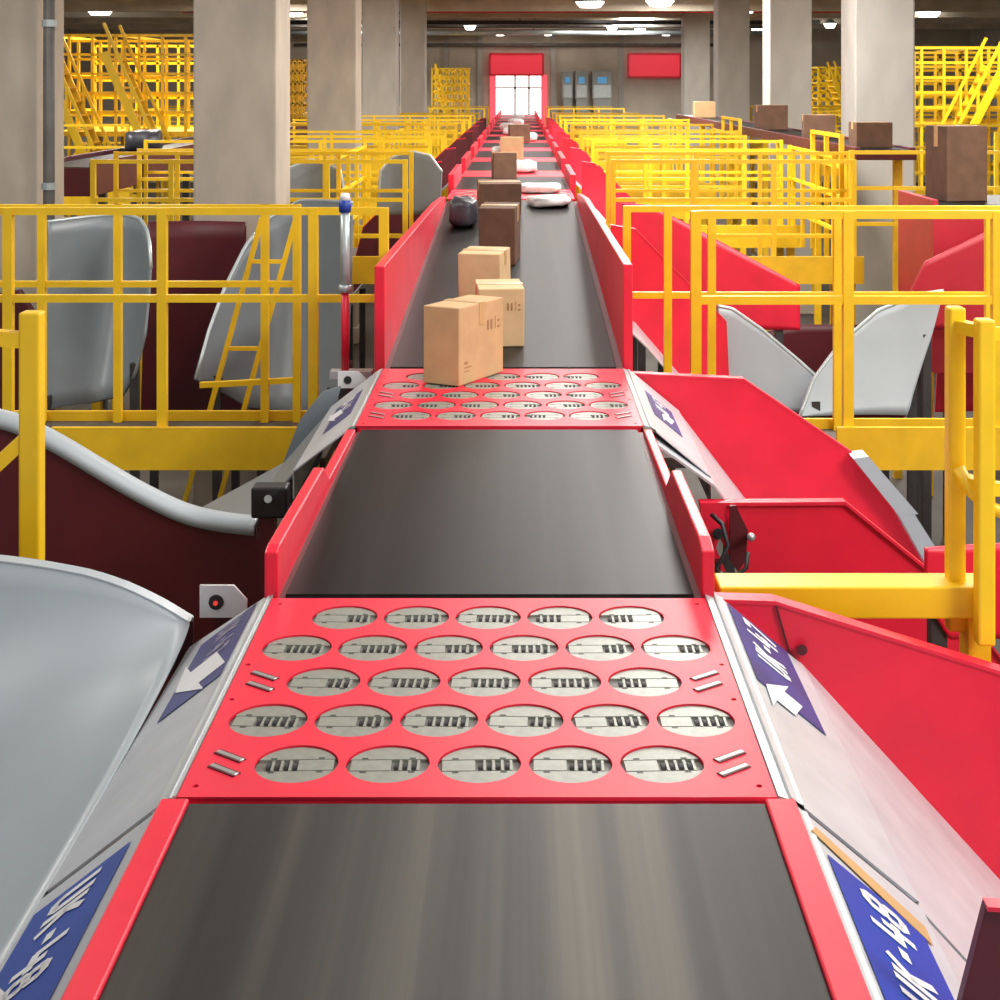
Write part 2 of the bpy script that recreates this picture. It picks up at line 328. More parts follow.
def sorter(label,Y0,Y1,d,holes=True,group=None,detail=True):
    loc=Vector((CX,(Y0+Y1)/2,0)); t=thing('wheel_sorter',label,'sorter',loc,group)
    rows=[]; ym=(Y0+Y1)/2
    if holes:
        for r in range(5):
            y=ym+(r-2)*.228
            xs=[CX+(k-2)*.202 for k in range(5)] if r%2==0 else [CX+(k-2.5)*.202 for k in range(6)]
            rows += [(x,y) for x in xs]
    outer=[(PL,Y0),(PR,Y0),(PR,Y1),(PL,Y1)]
    hl=[circle(x,y,.0925) for x,y in rows]
    if holes:
        for x,y in ((PL+.03,Y0+.05),(PR-.03,Y0+.05),(PL+.03,Y1-.05),(PR-.03,Y1-.05),(PL+.02,ym+.11),(PR-.02,ym+.11),(PL+.02,ym-.11),(PR-.02,ym-.11)): hl.append(circle(x,y,.007,10))
    me=plate2d(outer,hl,.008); me.materials.append(M['red2'])
    off=Vector((0,0,E-d-.004))-loc
    me.transform(Matrix.Translation(off)); link('top_plate',me,t)
    for x,y in rows:
        h=bpy.data.objects.new('roller_head',random.choice(HEADS)); C.objects.link(h); h.parent=t; h.location=Vector((x,y,E-d))-loc
        h.rotation_euler.z=random.uniform(-.05,.05)
    MB().box((PL+.01,Y0+.01,E-d-.34),(PR-.01,Y1-.01,E-d-.05)).build('body',M['dark'],t)
    MB().box((PL,Y0,E-d-.1),(PL+.01,Y1,E-d-.009)).box((PR-.01,Y0,E-d-.1),(PR,Y1,E-d-.009)).box((PL,Y0,E-d-.1),(PR,Y0+.008,E-d-.009)).box((PL,Y1-.008,E-d-.1),(PR,Y1,E-d-.009)).build('rim',M['red'],t)
    if detail:
        for sx in (-1,1):
            for yy in (ym-.456,ym):
                for k in (-1,1):
                    xc=CX+sx*.558; yc=yy+k*.034
                    a=D(xc-sx*.033,yc-.024,d-.001); b_=D(xc+sx*.033,yc+.024,d-.001)
                    MB().bar(a,b_,.022,.003).build('guide_slot',M['maroon'],t)
                    MB().bar(a,b_,.013,.006).build('guide_pin',M['pin'],t,bevel=.002)
    legs(t,PL+.06,PR-.06,(Y0+.15,Y1-.15),E-d-.3)
    return t
sorter('near perforated red sorter plate with five rows of round holes',3.16,4.385,1.5)
sorter('second perforated red sorter plate under the largest carton',6.60,7.93,1.5)
# ---- side transition sheets with stickers
LI,LO=(-.738,1.5),(-1.0,1.70)
RI,RO=(.572,1.5),(.84,1.72)
def arrow_px(tip,tail,hw,hl,sw):
    d=Vector((tip[0]-tail[0],tip[1]-tail[1])).normalized(); q=Vector((-d.y,d.x)); tp=Vector(tip); tl=Vector(tail); nk=tp-d*hl
    return [tl+q*sw,nk+q*sw,nk+q*hw,tp,nk-q*hw,nk-q*sw,tl-q*sw]
def sheet(side,label,Y0,Y1,stick=None,yout=0,grp='silver transition sheets'):
    I,O=(LI,LO) if side<0 else (RI,RO)
    t=thing('side_sheet',label,'metal sheet',D((I[0]+O[0])/2,(Y0+Y1)/2,O[1]),grp)
    n=Vector((O[0]-I[0],0,-(O[1]-I[1]))).cross(Vector((0,1,0))).normalized()
    if n.z<0: n=-n
    MB().prism([D(I[0],Y0,I[1]),D(I[0],Y1,I[1]),D(O[0],Y1+yout,O[1]),D(O[0],Y0,O[1])],-n*.006).build('panel',M['silver'],t)
    i2=PL-.002 if side<0 else PR+.002
    MB().prism([D(i2,Y0,1.497),D(i2,Y1,1.497),D(I[0]+(O[0]-I[0])*.1,Y1,1.497+.02),D(I[0]+(O[0]-I[0])*.1,Y0,1.497+.02)],(0,0,-.012)).build('inner_lip',M['lip'],t)
    MB().prism([D(O[0],Y0,O[1]),D(O[0],Y1,O[1]),D(O[0],Y1,O[1]+.12),D(O[0],Y0,O[1]+.12)],(side*-.006,0,0)).build('skirt',M['lip'],t)
    if stick:
        txt,ya,yb,t0,t1,bm,(th,tw),tf,tt_,lm,arrow=stick
        def pt(tt,y,e=.002): return D(I[0]+(O[0]-I[0])*tt,y,I[1]+(O[1]-I[1])*tt)+n*e
        st=MB().prism([pt(t0,ya),pt(t0,yb),pt(t1,yb),pt(t1,ya)],n*.001).build('sticker',bm,t)
        up=(pt(0,ya)-pt(1,ya)).normalized(); rt=Vector((0,-1,0)) if side<0 else Vector((0,1,0))
        me=text_mesh(txt,th,tw); o=pt(tt_,tf,.0045)
        mt=Matrix((( rt.x,up.x,n.x,o.x),(rt.y,up.y,n.y,o.y),(rt.z,up.z,n.z,o.z),(0,0,0,1)))
        me.transform(mt); me.transform(Matrix.Translation(-ORG[st.name])); me.materials.append(M[lm]); link('lettering',me,st)
        p0=pt(0,ya,.0045); eye=Vector((0,0,E)); pl=[]
        for q in arrow:                                  # corner points measured in the photo, laid onto the sheet
            d=P(q[0],q[1],1.0)-eye; pl.append(eye+d*((p0-eye).dot(n)/d.dot(n)))
        MB().prism(pl,n*.0006).build('arrow',M['white'],st)
    return t
sheet(-1,'silver side sheet with blue sticker UK-48 left of the foreground belt',1.2,3.13,('UK-48',2.25,3.05,.20,.95,M['blue'],(.115,.073),2.84,.57,'white',arrow_px((-44,1040),(2,990),17,30,8)))
sheet(-1,'silver side sheet with violet arrow sticker left of the near red plate',3.16,4.42,('UK-47',3.88,4.42,.14,.76,M['blue_d'],(.085,.050),4.27,.40,'faint',arrow_px((175,693),(221,657),14,25,6.5)),.12)
sheet(1,'silver side sheet with blue sticker UK-48 right of the foreground belt',1.2,3.13,('UK-48',2.20,2.98,.14,.84,M['blue'],(.115,.073),2.77,.50,'white',arrow_px((905,1030),(950,1062),15,26,8)))
sheet(1,'silver side sheet with violet sticker UK-47 right of the near red plate',3.16,4.44,('UK-47',3.86,4.43,.14,.80,M['blue_d'],(.115,.064),4.25,.46,'white',arrow_px((766,684),(799,711),12,19,5.5)))
sheet(-1,'narrow silver side sheet left of the second red plate',6.6,7.93,('UK-47',7.05,7.6,.22,.72,M['blue_d'],(.08,.055),7.45,.46,'white',arrow_px((328,421),(342,411),4,6,2)))
sheet(1,'narrow silver side sheet right of the second red plate',6.6,7.93,('UK-47',7.05,7.6,.22,.72,M['blue_d'],(.08,.055),7.45,.46,'white',arrow_px((662,414),(673,423),4,6,2)))
def on_r(tt,y,e):
    n=Vector((.22,0,.27)).normalized(); return D(RI[0]+(RO[0]-RI[0])*tt,y,RI[1]+(RO[1]-RI[1])*tt)+n*e
tp=MB().prism([on_r(.06,3.04,.003),on_r(.12,3.08,.003),on_r(.90,3.02,.003),on_r(.89,2.95,.003)],Vector((.22,0,.27))*.004).build('tape_strip',M['tape']); tag(tp,'strip of brown tape stuck at the far end of the right UK-48 sticker','tape')
# ------------------------------------------------------------------ chutes
def chute_right(label,Yn,Yf,dz,top,bot,near=None,s=1,wall='red',floor='silver',edge='red2',group='chutes beside the conveyor',flange=None):
    """far wall polygon (top line, bottom line) as (X,drop); s=-1 mirrors about the conveyor axis"""
    mx=lambda x: x if s>0 else 2*CX-x
    t=thing('sorting_chute',label,'chute',(mx(1.4),(Yn+Yf)/2,0),group)
    pts=[D(mx(x),Yf,d-dz) for x,d in top]+[D(mx(x),Yf,d-dz) for x,d in bot[::-1]]
    MB().prism(pts,(0,.03,0)).build('far_wall',M[wall],t)
    e=MB()
    for (xa,da),(xb,db) in zip(top[:-1],top[1:]): e.prism([D(mx(xa),Yf-.005,da-dz-.004),D(mx(xb),Yf-.005,db-dz-.004),D(mx(xb),Yf+.06,db-dz-.004),D(mx(xa),Yf+.06,da-dz-.004)],(0,0,-.012))
    e.build('top_flange',M[edge],t)
    f=MB()
    for (xa,da),(xb,db) in zip(bot[:-1],bot[1:]): f.prism([D(mx(xa),Yn,da-dz),D(mx(xb),Yn,db-dz),D(mx(xb),Yf,db-dz),D(mx(xa),Yf,da-dz)],(0,0,-.012))
    f.build('slide',M[floor],t)
    if near:
        MB().prism([D(mx(x),Yn-.03,d-dz) for x,d in near],(0,.03,0)).build('near_wall',M[wall],t)
        n_=MB(); k=len(near)//2
        for (xa,da),(xb,db) in zip(near[:k],near[1:k+1]): n_.prism([D(mx(xa),Yn-.05,da-dz-.003),D(mx(xb),Yn-.05,db-dz-.003),D(mx(xb),Yn+.01,db-dz-.003),D(mx(xa),Yn+.01,da-dz-.003)],(0,0,-.015))
        n_.build('near_flange',M[edge],t)
    if flange:
        f=MB()
        for (xa,da),(xb,db) in zip(flange[:-1],flange[1:]): f.prism([D(mx(xa),Yf-.12,da-dz),D(mx(xb),Yf-.12,db-dz),D(mx(xb)+.10*s,Yf-.12,db-dz-.01),D(mx(xa)+.08*s,Yf-.12,da-dz-.01)],(0,.15,0))
        f.build('end_flange',M['grey'],t)
    xe,de=bot[-1]
    for y in (Yn+.06,Yf-.06):
        MB().box((mx(xe-.1)-.03,y-.03,0),(mx(xe-.1)+.03,y+.03,E-de+dz+.05)).build('leg',M['dark'],t)
    return t
top1=[(.585,1.545),(.765,1.551),(1.44,1.761),(2.3,2.03)]
bot1=[(.60,1.56),(.845,1.735),(1.44,2.385),(2.3,3.15)]
t=chute_right('big red walled chute at the right of the near red plate',3.15,4.5,0,top1,bot1)
MB().bar(P(776,606,4.495),P(800,690,4.495),.006).build('seam',M['maroon'],t)
MB().tube(P(802,650,4.50),P(802,650,4.47),.016,12).build('bolt',M['maroon'],t)
t=thing('sorting_chute','silver slide of the nearest right chute with red tip panel','chute',(1.2,2.4,0),'chutes beside the conveyor')
MB().prism([D(.845,1.2,1.735),D(1.44,1.2,2.385),D(1.44,3.12,2.385),D(.845,3.12,1.735)],(0,0,-.012)).build('slide',M['silver'],t)
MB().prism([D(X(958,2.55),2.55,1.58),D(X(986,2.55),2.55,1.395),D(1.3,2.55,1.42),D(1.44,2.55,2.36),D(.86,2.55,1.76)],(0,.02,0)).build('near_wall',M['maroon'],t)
MB().prism([D(X(986,2.55),2.54,1.392),D(1.3,2.54,1.417),D(1.3,2.57,1.417),D(X(986,2.55),2.57,1.392)],(0,0,-.008)).build('near_flange',M['red2'],t)
for y in (1.5,2.9): MB().box((1.36,y,0),(1.42,y+.06,E-2.35)).build('leg',M['dark'],t)
top2=[(.585,1.53),(1.185,1.56),(1.79,1.97),(2.15,2.5)]
bot2=[(.60,1.56),(.845,1.735),(1.185,2.18),(2.15,3.1)]
near2=[(.774,1.80),(1.40,1.795),(1.80,2.12),(2.1,2.5),(2.1,2.7),(1.0,2.2)]
t=chute_right('red walled chute with grey end flange right of the second plate',6.5,7.95,0,top2,bot2,near2,flange=[(1.74,1.95),(1.98,2.25),(2.13,2.52)])
topg=[(.66,1.2),(.80,1.22),(1.5,1.9),(1.6,2.3)]
botg=[(.66,1.56),(.845,1.735),(1.2,2.15),(1.6,2.6)]
t=chute_right('red chute wall behind the right yellow railing beside the rising belt',9.9,10.9,0,[(.66,1.02),(.84,1.05),(1.5,1.72),(1.52,2.15)],botg)
def chute_left(label,Yn,Yf,st,fy0,group='chutes beside the conveyor',lip=True):
    t=thing('sorting_chute',label,'chute',(-1.6,(Yn+Yf)/2,0),group)
    rows=[]; xs=[s[0] for s in st]
    def interp(x,k):
        for a,b in zip(st[:-1],st[1:]):
            if b[0]<=x<=a[0]:
                u=(a[0]-x)/(a[0]-b[0]); return a[k]+(b[k]-a[k])*u
        return st[-1][k]
    N=40; lipp=[]
    for i in range(N+1):
        x=xs[0]+(xs[-1]-xs[0])*i/N
        os_=[o*min(.12,(xs[0]-x)) for o in (-1,-.5,0,.5,1)]
        f=sum(interp(min(xs[0],max(xs[-1],x+o)),1) for o in os_)/5; w=sum(interp(min(xs[0],max(xs[-1],x+o)),2) for o in os_)/5
        r=[D(x,Yn+(fy0-Yn)*k/6,f) for k in range(7)]
        for k in range(1,15):
            a=math.pi/2*k/14; r.append(D(x,fy0+(Yf-fy0)*math.sin(a),f-(f-w)*(1-math.cos(a))))
        rows.append(r); lipp.append(r[-1])
    MB().grid(rows).build('slide',M['grey'],t,smooth=True,solid=.006)
    if lip:
        MB().grid([[a+Vector((0,-.004,.004)) for a in lipp],[a+Vector((0,.05,.004)) for a in lipp],[a+Vector((0,.05,-.03)) for a in lipp]]).build('top_lip',M['grey'],t,solid=.005)
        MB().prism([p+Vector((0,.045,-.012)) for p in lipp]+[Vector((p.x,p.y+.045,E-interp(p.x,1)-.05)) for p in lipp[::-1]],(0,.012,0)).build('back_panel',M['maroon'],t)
    xe=xs[-1]+.12
    for y in (Yn+.1,Yf-.1): MB().box((xe-.03,y-.03,0),(xe+.03,y+.03,E-st[-1][1]-.01)).build('leg',M['dark'],t)
    return t
st1=[(-1.0,1.70,1.63),(-1.2,1.86,1.51),(-1.5,2.05,1.45),(-2.0,2.35,1.41),(-2.6,2.6,1.40)]
chute_left('big smooth pale grey slide filling the lower left corner',1.2,4.54,st1,3.3)
t=thing('sorting_chute','shade-darkened red walled chute with curved grey lip at the left','chute',(-1.7,6.8,0),'chutes beside the conveyor')
prof=[(255,518),(215,513),(180,504),(140,485),(100,462),(60,438),(25,420),(0,411),(-60,400),(-120,395)]
Yw=6.3
def smooth_pts(pts,n=5):
    out=[]
    for i in range(len(pts)-1):
        p0=pts[max(i-1,0)]; p1=pts[i]; p2=pts[i+1]; p3=pts[min(i+2,len(pts)-1)]
        for k in range(n):
            u=k/n; out.append(.5*((2*p1)+(p2-p0)*u+(2*p0-5*p1+4*p2-p3)*u*u+(3*p1-p0-3*p2+p3)*u**3))
    return out+[pts[-1]]
tops=smooth_pts([P(a,b+8,Yw) for a,b in prof])
bots=[Vector((p.x,p.y,E-2.75)) for p in tops]; bots[0]=D(tops[0].x+.06,Yw,2.2)
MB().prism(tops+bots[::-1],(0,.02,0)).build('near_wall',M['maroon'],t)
rows=[[p+Vector((0,-.02,-.035)) for p in tops],[p+Vector((0,-.02,.006)) for p in tops],[p+Vector((0,.10,.01)) for p in tops],[p+Vector((0,.2,-.05)) for p in tops],[p+Vector((0,.32,-.25)) for p in tops]]
MB().grid(rows).build('curved_lip',M['grey'],t,smooth=True,solid=.008)
MB().prism([D(-1.0,6.62,1.71),D(-1.25,6.62,2.0),D(-2.9,6.62,2.9),D(-2.9,7.95,2.9),D(-1.25,7.95,2.0),D(-1.0,7.95,1.71)],(0,0,-.012)).build('slide',M['grey_d'],t)
MB().prism([P(a,b,7.95) for a,b in ((341,386),(322,392),(300,420),(280,470),(262,510),(300,520),(330,430))],(0,.02,0)).build('far_wall',M['grey_d'],t)
for x in (-1.5,-2.7): MB().box((x-.03,6.7,0),(x+.03,6.76,E-2.85)).build('leg',M['dark'],t)
def guard_panel(label,pts,Y,mat,bulge=.25,group=None,name='slide_guard',cat='chute',rim=True,curl=0):
    """upright sheet with the given outline, bowed backwards to its middle and curling forward below like a moulded slide"""
    xs=[p[0] for p in pts]; a0,a1=min(xs),max(xs); N=44; K=12
    def span(x):
        ys=[]
        for (xa,ya),(xb,yb) in zip(pts,pts[1:]+pts[:1]):
            if xa==xb:
                if abs(xa-x)<1e-6: ys+= [ya,yb]
            elif min(xa,xb)-1e-6<=x<=max(xa,xb)+1e-6: ys.append(ya+(yb-ya)*(x-xa)/(xb-xa))
        return min(ys),max(ys)
    ymin=min(p[1] for p in pts); ymax=max(p[1] for p in pts)
    cols=[]
    for i in range(N+1):
        u=i/N; x=a0+(a1-a0)*min(.9995,max(.0005,u)); lo,hi=span(x)
        col=[]
        for k in range(K+1):
            yy_=lo+(hi-lo)*k/K; p=P(x,yy_,Y); w=(yy_-ymin)/(ymax-ymin)
            p.y+=bulge*math.sin(math.pi*u)-curl*w*w; col.append(p)
        cols.append(col)
    t=thing(name,label,cat,(cols[N//2][0].x,Y,0),group)
    MB().grid(cols).build('panel',mat,t,smooth=True,solid=.02)
    if rim: MB().path([c[0] for c in cols],.015,8).build('rim',M['lip'],t,smooth=True)
    for i in (5,N-5):
        p=cols[i][-1]; MB().box((p.x-.03,p.y+.005,0),(p.x+.03,p.y+.07,p.z+.1)).build('leg',M['dark'],t)
    return t
guard_panel('tall pale grey slide wall with rounded top corner behind the left railing',[(48,400),(48,222),(100,221),(128,224),(140,232),(148,246),(152,268),(152,330),(142,370),(125,395),(95,402)],11.2,M['grey_d'],.55,curl=.55)
guard_panel('broad grey slide wall with sloping left edge behind the left railing',[(206,370),(212,330),(222,290),(238,250),(258,224),(290,206),(352,203),(352,385),(300,415),(250,405)],11.4,M['grey_d'],.55,curl=.6)
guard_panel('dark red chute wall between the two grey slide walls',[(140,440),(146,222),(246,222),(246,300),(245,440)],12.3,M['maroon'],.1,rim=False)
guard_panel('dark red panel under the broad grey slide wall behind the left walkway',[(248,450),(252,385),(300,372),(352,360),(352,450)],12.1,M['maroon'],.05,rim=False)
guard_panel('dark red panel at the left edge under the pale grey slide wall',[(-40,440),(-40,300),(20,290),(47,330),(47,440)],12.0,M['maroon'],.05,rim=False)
guard_panel('grey slide wall showing behind the left row nearest the belt',[(378,215),(380,172),(392,158),(412,152),(430,156),(442,172),(440,215)],14.62,M['grey_d'],.05)
guard_panel('low grey slide wall between the left columns',[(286,200),(288,168),(310,160),(340,170),(345,200)],15.2,M['grey_d'],.1)
guard_panel('grey triangular slide wall left half of the V behind the right railing',[(720,412),(717,306),(732,309),(762,330),(800,362),(836,395),(838,412)],11.1,M['grey'],.03,curl=.02)
guard_panel('grey sloping slide wall right half of the V behind the right railing',[(796,412),(812,378),(840,345),(880,312),(920,295),(944,291),(932,335),(908,400),(905,412)],10.95,M['grey'],.06,curl=.15)
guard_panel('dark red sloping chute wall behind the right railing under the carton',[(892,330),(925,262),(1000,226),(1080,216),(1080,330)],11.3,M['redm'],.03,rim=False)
guard_panel('low red chute wall at the right edge below the rails',[(935,412),(940,330),(985,290),(1060,280),(1060,412)],12.9,M['red'],.05,rim=False)
guard_panel('red chute wall left of the V behind the right railing',[(720,330),(640,248),(622,215),(622,203),(650,205),(690,225),(800,285),(800,330)],12.2,M['red'],.03,rim=False)
guard_panel('small red wall standing behind the front right posts',[(925,600),(925,548),(1010,545),(1060,545),(1060,640),(950,640)],5.6,M['red'],.02,rim=False)
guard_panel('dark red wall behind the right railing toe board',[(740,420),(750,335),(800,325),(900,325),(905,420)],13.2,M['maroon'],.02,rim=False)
# ------------------------------------------------------------------ railings and walkways
RG='yellow guard rails'
def railing(label,pts,zb,zt,mids,w=.05,group=RG,name='guard_rail'):
    cx=sum(p[0] for p in pts)/len(pts); cy=sum(p[1] for p in pts)/len(pts)
    t=thing(name,label,'railing',(cx,cy,zb),group)
    for x,y in pts: MB().box((x-w/2,y-w/2,zb),(x+w/2,y+w/2,zt+.02)).build('post',M['yellow'],t)
    def run(z,nm):
        m=MB()
        for p,q in zip(pts[:-1],pts[1:]): m.bar((p[0],p[1],z),(q[0],q[1],z),w*.75,w*.8)
        m.build(nm,M['yellow'],t)
    run(zt,'top_rail')
    for z in mids: run(z,'mid_rail')
    return t
def walkway(label,x0,x1,y0,y1,d,bx=None,group='raised walkways'):
    t=thing('walkway',label,'walkway',((x0+x1)/2,(y0+y1)/2,0),group)
    MB().box((x0,y0+.03,E-d-.06),(x1,y1-.03,E-d)).build('deck',M['deck'],t)
    bx=bx or (x0,x1)
    MB().box((bx[0],y0-.02,E-d-.06),(bx[1],y0+.01,E-d+.19)).build('toe_board',M['yellow_d'],t)
    MB().box((x0,y1-.01,E-d-.06),(x1,y1+.02,E-d+.06)).build('toe_board',M['yellow_d'],t)
    for x in (x0+.1,x1-.1):
        for y in (y0+.1,y1-.1): MB().box((x-.04,y-.04,0),(x+.04,y+.04,E-d-.06)).build('leg',M['yellow_d'],t)
walkway('walkway with broad yellow toe board behind the shade-darkened red chute',-4.2,-1.15,8.82,9.85,2.2,bx=(-2.75,-1.18))
railing('yellow railing on the near edge of the first left walkway',[(-3.9,8.86)]+[(X(p,8.8),8.86) for p in (5,160,312)]+[(X(383,8.8),8.86)],E-2.2,E-.745,[E-1.26],.055)
t=railing('yellow railing on the back edge of the first left walkway',[(-3.9,9.8)]+[(X(p,9.8),9.8) for p in (42,118,265,297)],E-2.2,E-.80,[E-1.3],.05)
MB().bar(P(200,385,9.8),P(297,380,9.8),.035).build('low_rail',M['yellow'],t)
t=thing('access_ladder','slanting yellow ladder standing behind the left railing before the grey slide wall','ladder',(X(235,10.3),10.3,0))
for dx in (0,34): MB().bar(P(262+dx,218,10.3),Vector((X(205+dx,10.3)-.42,10.3,0)),.032,.045).build('stringer',M['yellow'],t)
for k in range(5):
    u=(k+.5)/5; za=P(0,218,10.3).z; xa=X(262,10.3); xb=X(205,10.3)-.42
    MB().bar((xa+(xb-xa)*u,10.3,za*(1-u)),(xa+(xb-xa)*u+.23,10.3,za*(1-u)),.026).build('rung',M['yellow'],t)
walkway('walkway with broad yellow toe board behind the right red chute',.75,4.2,8.82,9.62,2.2,bx=(1.86,4.2))
railing('yellow railing on the near edge of the first right walkway',[(X(p,8.8),8.86) for p in (697,850,1000)]+[(3.7,8.86)],E-2.2,E-.765,[E-1.27],.06)
railing('yellow railing on the back edge of the first right walkway',[(X(p,9.55),9.57) for p in (627,668,712,838,990)]+[(3.7,9.57)],E-2.2,E-.79,[E-1.34],.05)
t=thing('guard_rail','thick yellow posts and rails at the right edge over the chute','railing',(1.4,4.7,E-1.72),RG)
for x,y,zt in ((1.375,4.74,.70),(1.43,4.62,.72)):
    MB().box((x-.027,y-.03,E-1.72),(x+.027,y+.03,E-zt)).build('post',M['yellow'],t,bevel=.008)
for d in (.76,1.24):
    MB().bar((1.43,4.62,E-d),(1.75,4.72,E-d-.05),.04).bar((1.375,4.74,E-d),(1.43,4.62,E-d),.04).build('top_rail' if d<1 else 'mid_rail',M['yellow'],t)
MB().path([D(1.375,4.70,1.20),D(1.40,4.66,1.26),D(1.44,4.63,1.30),D(1.52,4.62,1.33),D(1.72,4.7,1.33)],.02).build('loop_rail',M['yellow'],t,smooth=True)
MB().box((1.72,4.69,0),(1.78,4.75,E-.77)).build('post',M['yellow'],t)
t=thing('cross_beam','yellow beam bridging between the two right red chutes','beam',(1.0,4.72,0))
MB().box((.62,4.66,E-1.66),(1.47,4.80,E-1.56)).build('girder',M['yellow'],t,bevel=.006)
for x in (.66,1.40): MB().box((x,4.68,0),(x+.07,4.78,E-1.66)).build('leg',M['yellow_d'],t)
t=thing('guard_rail','thick yellow post with short rails at the left edge over the grey slide','railing',(-1.63,5.0,E-2.4),RG)
MB().box((X(21,5),4.97,E-2.4),(X(42,5),5.04,E-.755)).build('post',M['yellow'],t,bevel=.008)
MB().bar(D(-1.65,5.0,.85),D(-2.1,4.95,.80),.05).build('top_rail',M['yellow'],t)
MB().bar(D(-1.65,5.0,1.18),D(-1.95,4.95,1.46),.045).build('brace',M['yellow'],t)
MB().box((-2.13,4.92,E-2.4),(-2.07,4.98,E-.77)).build('post',M['yellow'],t)
t=thing('cross_beam','yellow beam carrying the left edge post behind the grey slide','beam',(-1.8,5.0,0))
MB().box((-2.5,4.9,E-2.52),(-1.3,5.1,E-2.4)).build('girder',M['yellow_d'],t)
for x in (-2.4,-1.45): MB().box((x,4.95,0),(x+.07,5.05,E-2.52)).build('leg',M['yellow_d'],t)
ordn=['second','third','fourth','fifth','sixth','seventh','eighth','ninth','tenth','eleventh']
rowsY=[13.66,16.7,20.3,23.9,27.4,31.0,34.6,38.6,44,50]
for i,Y in enumerate(rowsY):
    for s in (-1,1):
        sd='left' if s<0 else 'right'
        if s<0: x0,x1=-1.05,(-3.9 if i==0 else -4.25)
        else: x0,x1=.85,3.05
        n=(4,5,4,3)[i%4] if s<0 else (3,4,2,3)[i%4]
        xs=[x0+(x1-x0)*k/n for k in range(n+1)]; dp=1.75
        walkway('%s yellow edged walkway back on the %s of the belt line'%(ordn[i],sd),min(x0,x1)-.08,max(x0,x1)+.08,Y,Y+.88,dp)
        railing('%s yellow railing row back on the %s, near edge'%(ordn[i],sd),[(x,Y+.05) for x in xs],E-dp,E-.70-.03*(i%2),[E-1.05,E-1.38] if i<3 else [E-1.12],.045)
        if i<6: railing('%s yellow railing row back on the %s, rear edge'%(ordn[i],sd),[(x+.12*s*(k%2),Y+.82) for k,x in enumerate(xs)],E-dp,E-.66,[E-1.02],.04)
        if i in (0,2,4):
            xx=xs[-1] if s>0 else xs[1]; railing('yellow lengthwise railing from the %s walkway on the %s'%(ordn[i],sd),[(xx,Y+.92+q*.8) for q in range(4)],E-dp,E-.70,[E-1.05,E-1.4],.04)
        if (s>0 and i in (1,2,4,5,6,7)) or (s<0 and i in (1,2,5,6,7)):
            xo=(5.35,9.0) if s>0 else (-9.2,-5.35)
            walkway('outer %s yellow edged platform far out on the %s'%(ordn[i],sd),min(xo)-.05,max(xo)+.05,Y+.1,Y+.8,1.6)
            m=4
            railing('outer %s yellow railing far out on the %s'%(ordn[i],sd),[(xo[0]+(xo[1]-xo[0])*k/m,Y+.15) for k in range(m+1)],E-1.6,E-.55,[E-.85,E-1.2],.045)
def tower(label,x0,x1,Y0,Y1,dtop,dbase,flights=2):
    t=thing('stair_tower',label,'stair tower',((x0+x1)/2,(Y0+Y1)/2,0),'yellow stair towers')
    n=6; L=3; w=.045
    for j in range(L):
        Y=Y0+(Y1-Y0)*j/(L-1)
        for k in range(n+1):
            x=x0+(x1-x0)*(k+.3*(j%2))/(n+.3); MB().box((x-w/2,Y-w/2,0),(x+w/2,Y+w/2,E-dtop+.02-.05*j)).build('post',M['yellow'],t)
        m=MB()
        for q in range(5):
            z=E-dtop-(dbase-dtop)*q/5-.05*j; m.bar((x0,Y,z),(x1,Y,z),w)
        m.build('rail',M['yellow'],t)
    m=MB()
    for q in (0,2,4):
        z=E-dtop-(dbase-dtop)*q/5
        for x in (x0,(x0+x1)/2,x1): m.bar((x,Y0,z),(x,Y1,z),w)
    m.build('side_rail',M['yellow'],t)
    MB().box((min(x0,x1),Y0,E-dbase-.08),(max(x0,x1),Y1,E-dbase)).build('deck',M['yellow_d'],t)
    for fl in range(flights):
        xa=x0+(x1-x0)*(.12+.42*fl); xb=xa+(x1-x0)*.36; ya=Y0-.35-.9; yb=Y0-.35
        za=E-dtop-.3; zb=E-dbase-.7
        for Y in (ya,yb):
            MB().bar((xa,Y,za),(xb,Y,zb),.05,.12).build('stringer',M['yellow'],t)
            MB().bar((xa,Y,za+.45),(xb,Y,zb+.45),.045).build('handrail',M['yellow'],t)
            for u in (.1,.5,.9):
                x=xa+(xb-xa)*u; z=za+(zb-za)*u; MB().box((x-.02,Y-.02,z),(x+.02,Y+.02,z+.45)).build('baluster',M['yellow'],t)
        for k in range(9):
            u=(k+.5)/9; x=xa+(xb-xa)*u; z=za+(zb-za)*u
            MB().box((x-.08,ya,z-.015),(x+.08,yb,z+.015)).build('tread',M['yellow_d'],t)
tower('tall bright yellow stair tower in the left background',X(42,24),X(190,24),24.2,27,-.80,.75,2)
tower('yellow stair tower in the right background',X(1060,24),X(918,24),24.2,27,-.60,.6,2)
tower('small yellow stair tower between the two left columns',X(275,36.2),X(303,36.2),36.2,38,-.6,.7,1)
tower('small yellow stair tower behind the second right column',X(815,43),X(868,43),42.5,45,-.5,.6,1)
tower('tiny yellow stair tower left of the bright doorway',X(432,54.5),X(468,54.5),54.5,56.5,-.6,.8,1)
